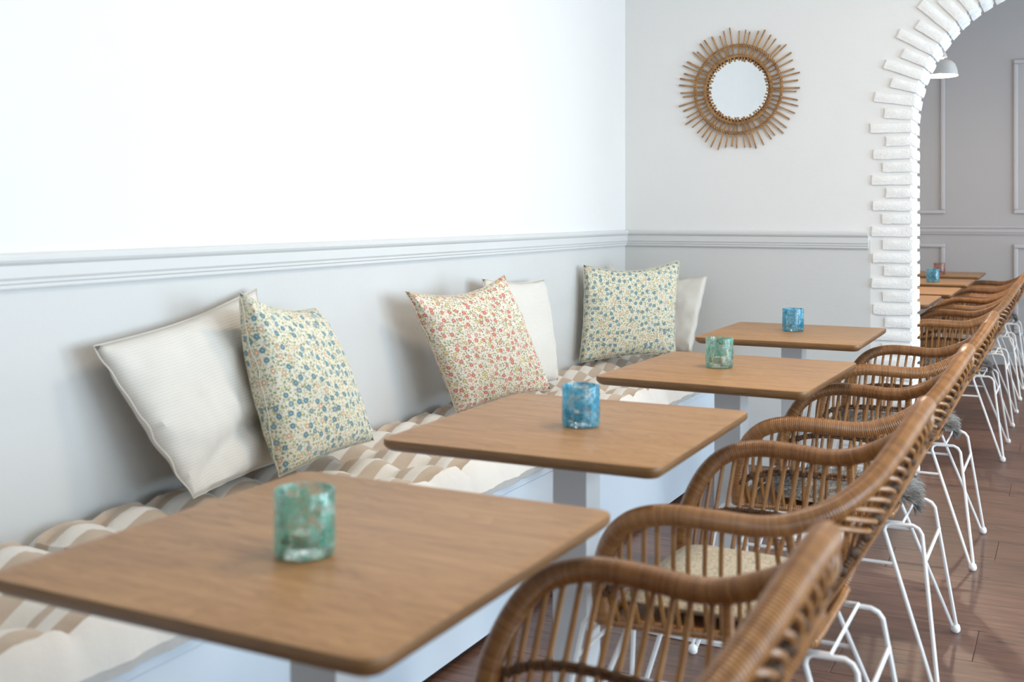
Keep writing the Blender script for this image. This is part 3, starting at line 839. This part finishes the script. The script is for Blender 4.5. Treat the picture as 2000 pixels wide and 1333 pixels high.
# seat cushion with sprigs
def seat_pad(y,label):
    t=thing('seat_pad',label,'seat cushion',(CX-.005,y,.434),0)
    n=22;V=[];F=[];U=[];w,d,h=.37,.40,.045
    for side in (1,-1):
        for j in range(n+1):
            for i in range(n+1):
                u=i/n*2-1;v=j/n*2-1
                a=max(0,1-u**6);b=max(0,1-v**6)
                x=u*w/2*(1-.06*abs(v)**3)+0;yy=v*d/2*(1-.03*abs(u)**3)*(1-.12*(u+1)/2)
                V.append((x,yy,h/2+side*h/2*(a*b)**.5+noise.noise(Vector((x*12,yy*12,side)))*.003*(a*b)))
    W1=n+1;O=W1*W1
    for j in range(n):
        for i in range(n):
            q=(j*W1+i,j*W1+i+1,(j+1)*W1+i+1,(j+1)*W1+i);F.append(q);U.append([(V[k][0],V[k][1]) for k in q])
            q=tuple(O+k for k in (j*W1+i,(j+1)*W1+i,(j+1)*W1+i+1,j*W1+i+1));F.append(q);U.append([(V[k-O][0],V[k-O][1]) for k in q])
    m=MB();m.add(V,F,U);m.build('cover',M_SEATFLORAL,t)
    ring=[V[i] for i in range(n+1)]+[V[j*W1+n] for j in range(1,n+1)]+[V[n*W1+i] for i in range(n-1,-1,-1)]+[V[j*W1] for j in range(n-1,0,-1)]
    m=MB();tube(m,ring,.003,5,True);m.build('piping',M_SEATFLORAL,t)
    return t
seat_pad(2.23,'flat beige sprigged cushion on the seat of the second armchair')
# sheepskins
def make_fur(label):
    t=thing('sheepskin',label,'sheepskin',(0,0,0),0,'grey sheepskins on the chairs')
    rr=random.Random(3)
    path=[(-.18,0,.462),(-.10,0,.462),(0,0,.460),(.10,0,.460),(.150,0,.464),(.190,0,.462),(.212,0,.448),(.220,0,.425)]
    C=catmull(path,6); half=lambda s: .185*(1-abs(2*s-.75)**4*.10)*(1 if s<.72 else max(.30,1-(s-.72)*3.4))*(min(1,(s+.05)/.2))
    n=12;V=[];F=[]
    N=len(C)
    for j,p in enumerate(C):
        s=j/(N-1)
        for k in range(n+1):
            v=k/n*2-1; hh=half(s)*(1+.12*noise.noise(Vector((s*6,v*2,1))))
            V.append(Vector((p.x,v*hh,p.z-.02*abs(v)**3*(1 if s<.6 else 0))))
    W1=n+1
    for j in range(N-1):
        for k in range(n): F.append((j*W1+k,(j)*W1+k+1,(j+1)*W1+k+1,(j+1)*W1+k))
    m=MB();m.add(V,[f[::-1] for f in F]);o=m.build('pelt',M_FUR,t)
    nv=[]
    hv=[];hf=[]
    def P(s,v):
        a=s*(N-1);j=min(int(a),N-2);a-=j;b=v*n;k=min(int(b),n-1);b-=k
        return (V[j*W1+k]*(1-a)*(1-b)+V[j*W1+k+1]*(1-a)*b+V[(j+1)*W1+k]*a*(1-b)+V[(j+1)*W1+k+1]*a*b),(C[j+1]-C[j]).normalized()
    for _ in range(5200):
        s=rr.random();v=rr.random();p,tg=P(s,v)
        nr=Vector((-tg.z,0,tg.x))
        if nr.z<0 and s<.7: nr=-nr
        cl=noise.noise_vector(p*28)
        d=(nr*1.0+tg*.5+Vector((cl.x,cl.y,cl.z))*1.3+Vector((0,(v-.5)*1.2,0))+Vector((rr.gauss(0,.25),rr.gauss(0,.25),rr.gauss(0,.2)))).normalized()
        ln=rr.uniform(.016,.032)
        sd=d.cross(Vector((rr.gauss(0,1),rr.gauss(0,1),rr.gauss(0,1)))).normalized()*.0011
        b=len(hv); md=p+d*ln*.6+Vector((0,0,-.004)); tp=p+d*ln+Vector((0,0,-.010))
        hv+= [p-sd,p+sd,md+sd*.7,md-sd*.7,tp]; hf+=[(b,b+1,b+2,b+3),(b+3,b+2,b+4)]
    m=MB();m.add(hv,hf);f=m.build('fur',M_FUR,t);f['kind']='stuff'
    return t
FUR=[(3.20,'grey sheepskin draped on the armchair at the third table, tail hanging out behind'),
     (4.31,'grey sheepskin on the armchair just before the brick arch'),
     (6.155,'grey sheepskin on the nearest armchair beyond the arch'),
     (9.08,'grey sheepskin on the farthest armchair beyond the arch')]
f0=None
for y,lab in FUR:
    if f0 is None: t=f0=make_fur(lab)
    else: t=copy_tree(f0)
    t['label']=lab; t.location=(CX,y,.0)

# ------------------------------------------------------------------ sunburst mirror
mr=thing('sunburst_mirror','round mirror in a sunburst frame of rattan canes on the white back wall','mirror',(-1.440,YB,1.808))
def circ(r,y,n=96,wob=0,ph=0,f=1): return [((r+wob*math.cos(f*2*PI*k/n+ph))*math.cos(2*PI*k/n),y+wob*math.sin(f*2*PI*k/n+ph),(r+wob*math.cos(f*2*PI*k/n+ph))*math.sin(2*PI*k/n)) for k in range(n)]
m=MB()
N=64; V=[(0,-.006,0)]+[(.146*math.cos(2*PI*k/N),-.006,.146*math.sin(2*PI*k/N)) for k in range(N)]+[(.146*math.cos(2*PI*k/N),-.001,.146*math.sin(2*PI*k/N)) for k in range(N)]
F=[(0,1+(k+1)%N,1+k)[::-1] for k in range(N)]+[(1+k,1+(k+1)%N,1+N+(k+1)%N,1+N+k) for k in range(N)]
F=[f for f in F]
m.add(V,F); mo=m.build('mirror_glass',M_MIRROR,mr,smooth=False)
bm=bmesh.new(); bm.from_mesh(mo.data); bmesh.ops.recalc_face_normals(bm,faces=bm.faces); bm.to_mesh(mo.data); bm.free()
for k in range(56):
    a=2*PI*(k+R.uniform(-.22,.22))/56; r0=.137+R.uniform(-.004,.004); r1=R.choice((.283,.292,.298,.304))+R.uniform(-.006,.006)
    rad=R.uniform(.0034,.0048); yy=-.012+R.uniform(-.001,.001); da=R.uniform(-.02,.02)
    m=MB(); tube(m,[(r0*math.cos(a),yy,r0*math.sin(a)),((r0+r1)/2*math.cos(a+da*.5),yy,(r0+r1)/2*math.sin(a+da*.5)),(r1*math.cos(a+da),yy+.002,r1*math.sin(a+da))],[rad,rad*1.05,rad*.9],6)
    m.build('spoke',M_MCANE,mr)
for r,nm,f in ((.163,'inner_ring',40),(.212,'outer_ring',34)):
    m=MB()
    for ph in (0,2*PI/3,4*PI/3): tube(m,circ(r,-.0165,288,.0058,ph,f),.0030,5,True)
    m.build(nm,M_MCANE,mr)
m=MB(); tube(m,circ(.150,-.006,96),.004,6,True); m.build('backing_ring',M_KNOT,mr)

# ------------------------------------------------------------------ pendant lamp in the second room
lamp=thing('pendant_lamp','white dome pendant lamp hanging beyond the arch','lamp',(-.695,7.0,2.020))
m=MB(); prof=[(.098,0),(.0995,.004),(.095,.034),(.083,.068),(.062,.088),(.034,.097),(.012,.099)]
lathe(m,prof+[(.012,.0975),(.033,.0955),(.061,.0865),(.0815,.067),(.0935,.034),(.098,0)],40); m.build('shade',M_SHADE,lamp)
m=MB(); lathe(m,[(.040,.108),(.0405,.110),(.030,.138),(.022,.146),(.006,.149),(.006,.1475),(.021,.1445),(.029,.137),(.040,.108)],32); m.build('cap',M_SHADE,lamp)
m=MB(); lathe(m,[(.011,.06),(.011,.108),(.011,.146),(.004,.15)],16); m.build('socket',M_SHADE,lamp)
m=MB(); ball(m,(0,0,.040),.026,0,16,1.2); m.build('bulb',M_BULB,lamp)
m=MB(); lathe(m,[(.0112,.101),(.020,.1015),(.020,.1045),(.0112,.105)],16); m.build('light_leak_ring',M_BULB,lamp)  # glowing ring stands in for lamp light leaking out below the cap
m=MB(); tube(m,[(0,0,.149),(0,0,ZC-2.02-.02)],.003,6); lathe(m,[(.04,ZC-2.02-.02),(.04,ZC-2.02-.0005),(.001,ZC-2.02-.0005)],20); m.build('cord',M_CORD,lamp)
l=bpy.data.lights.new('bulb_light','POINT'); l.energy=55; l.color=(1,.78,.55); l.shadow_soft_size=.03
lo=bpy.data.objects.new('bulb_light',l); COL.objects.link(lo); lo.parent=lamp; lo.location=(0,0,.002)
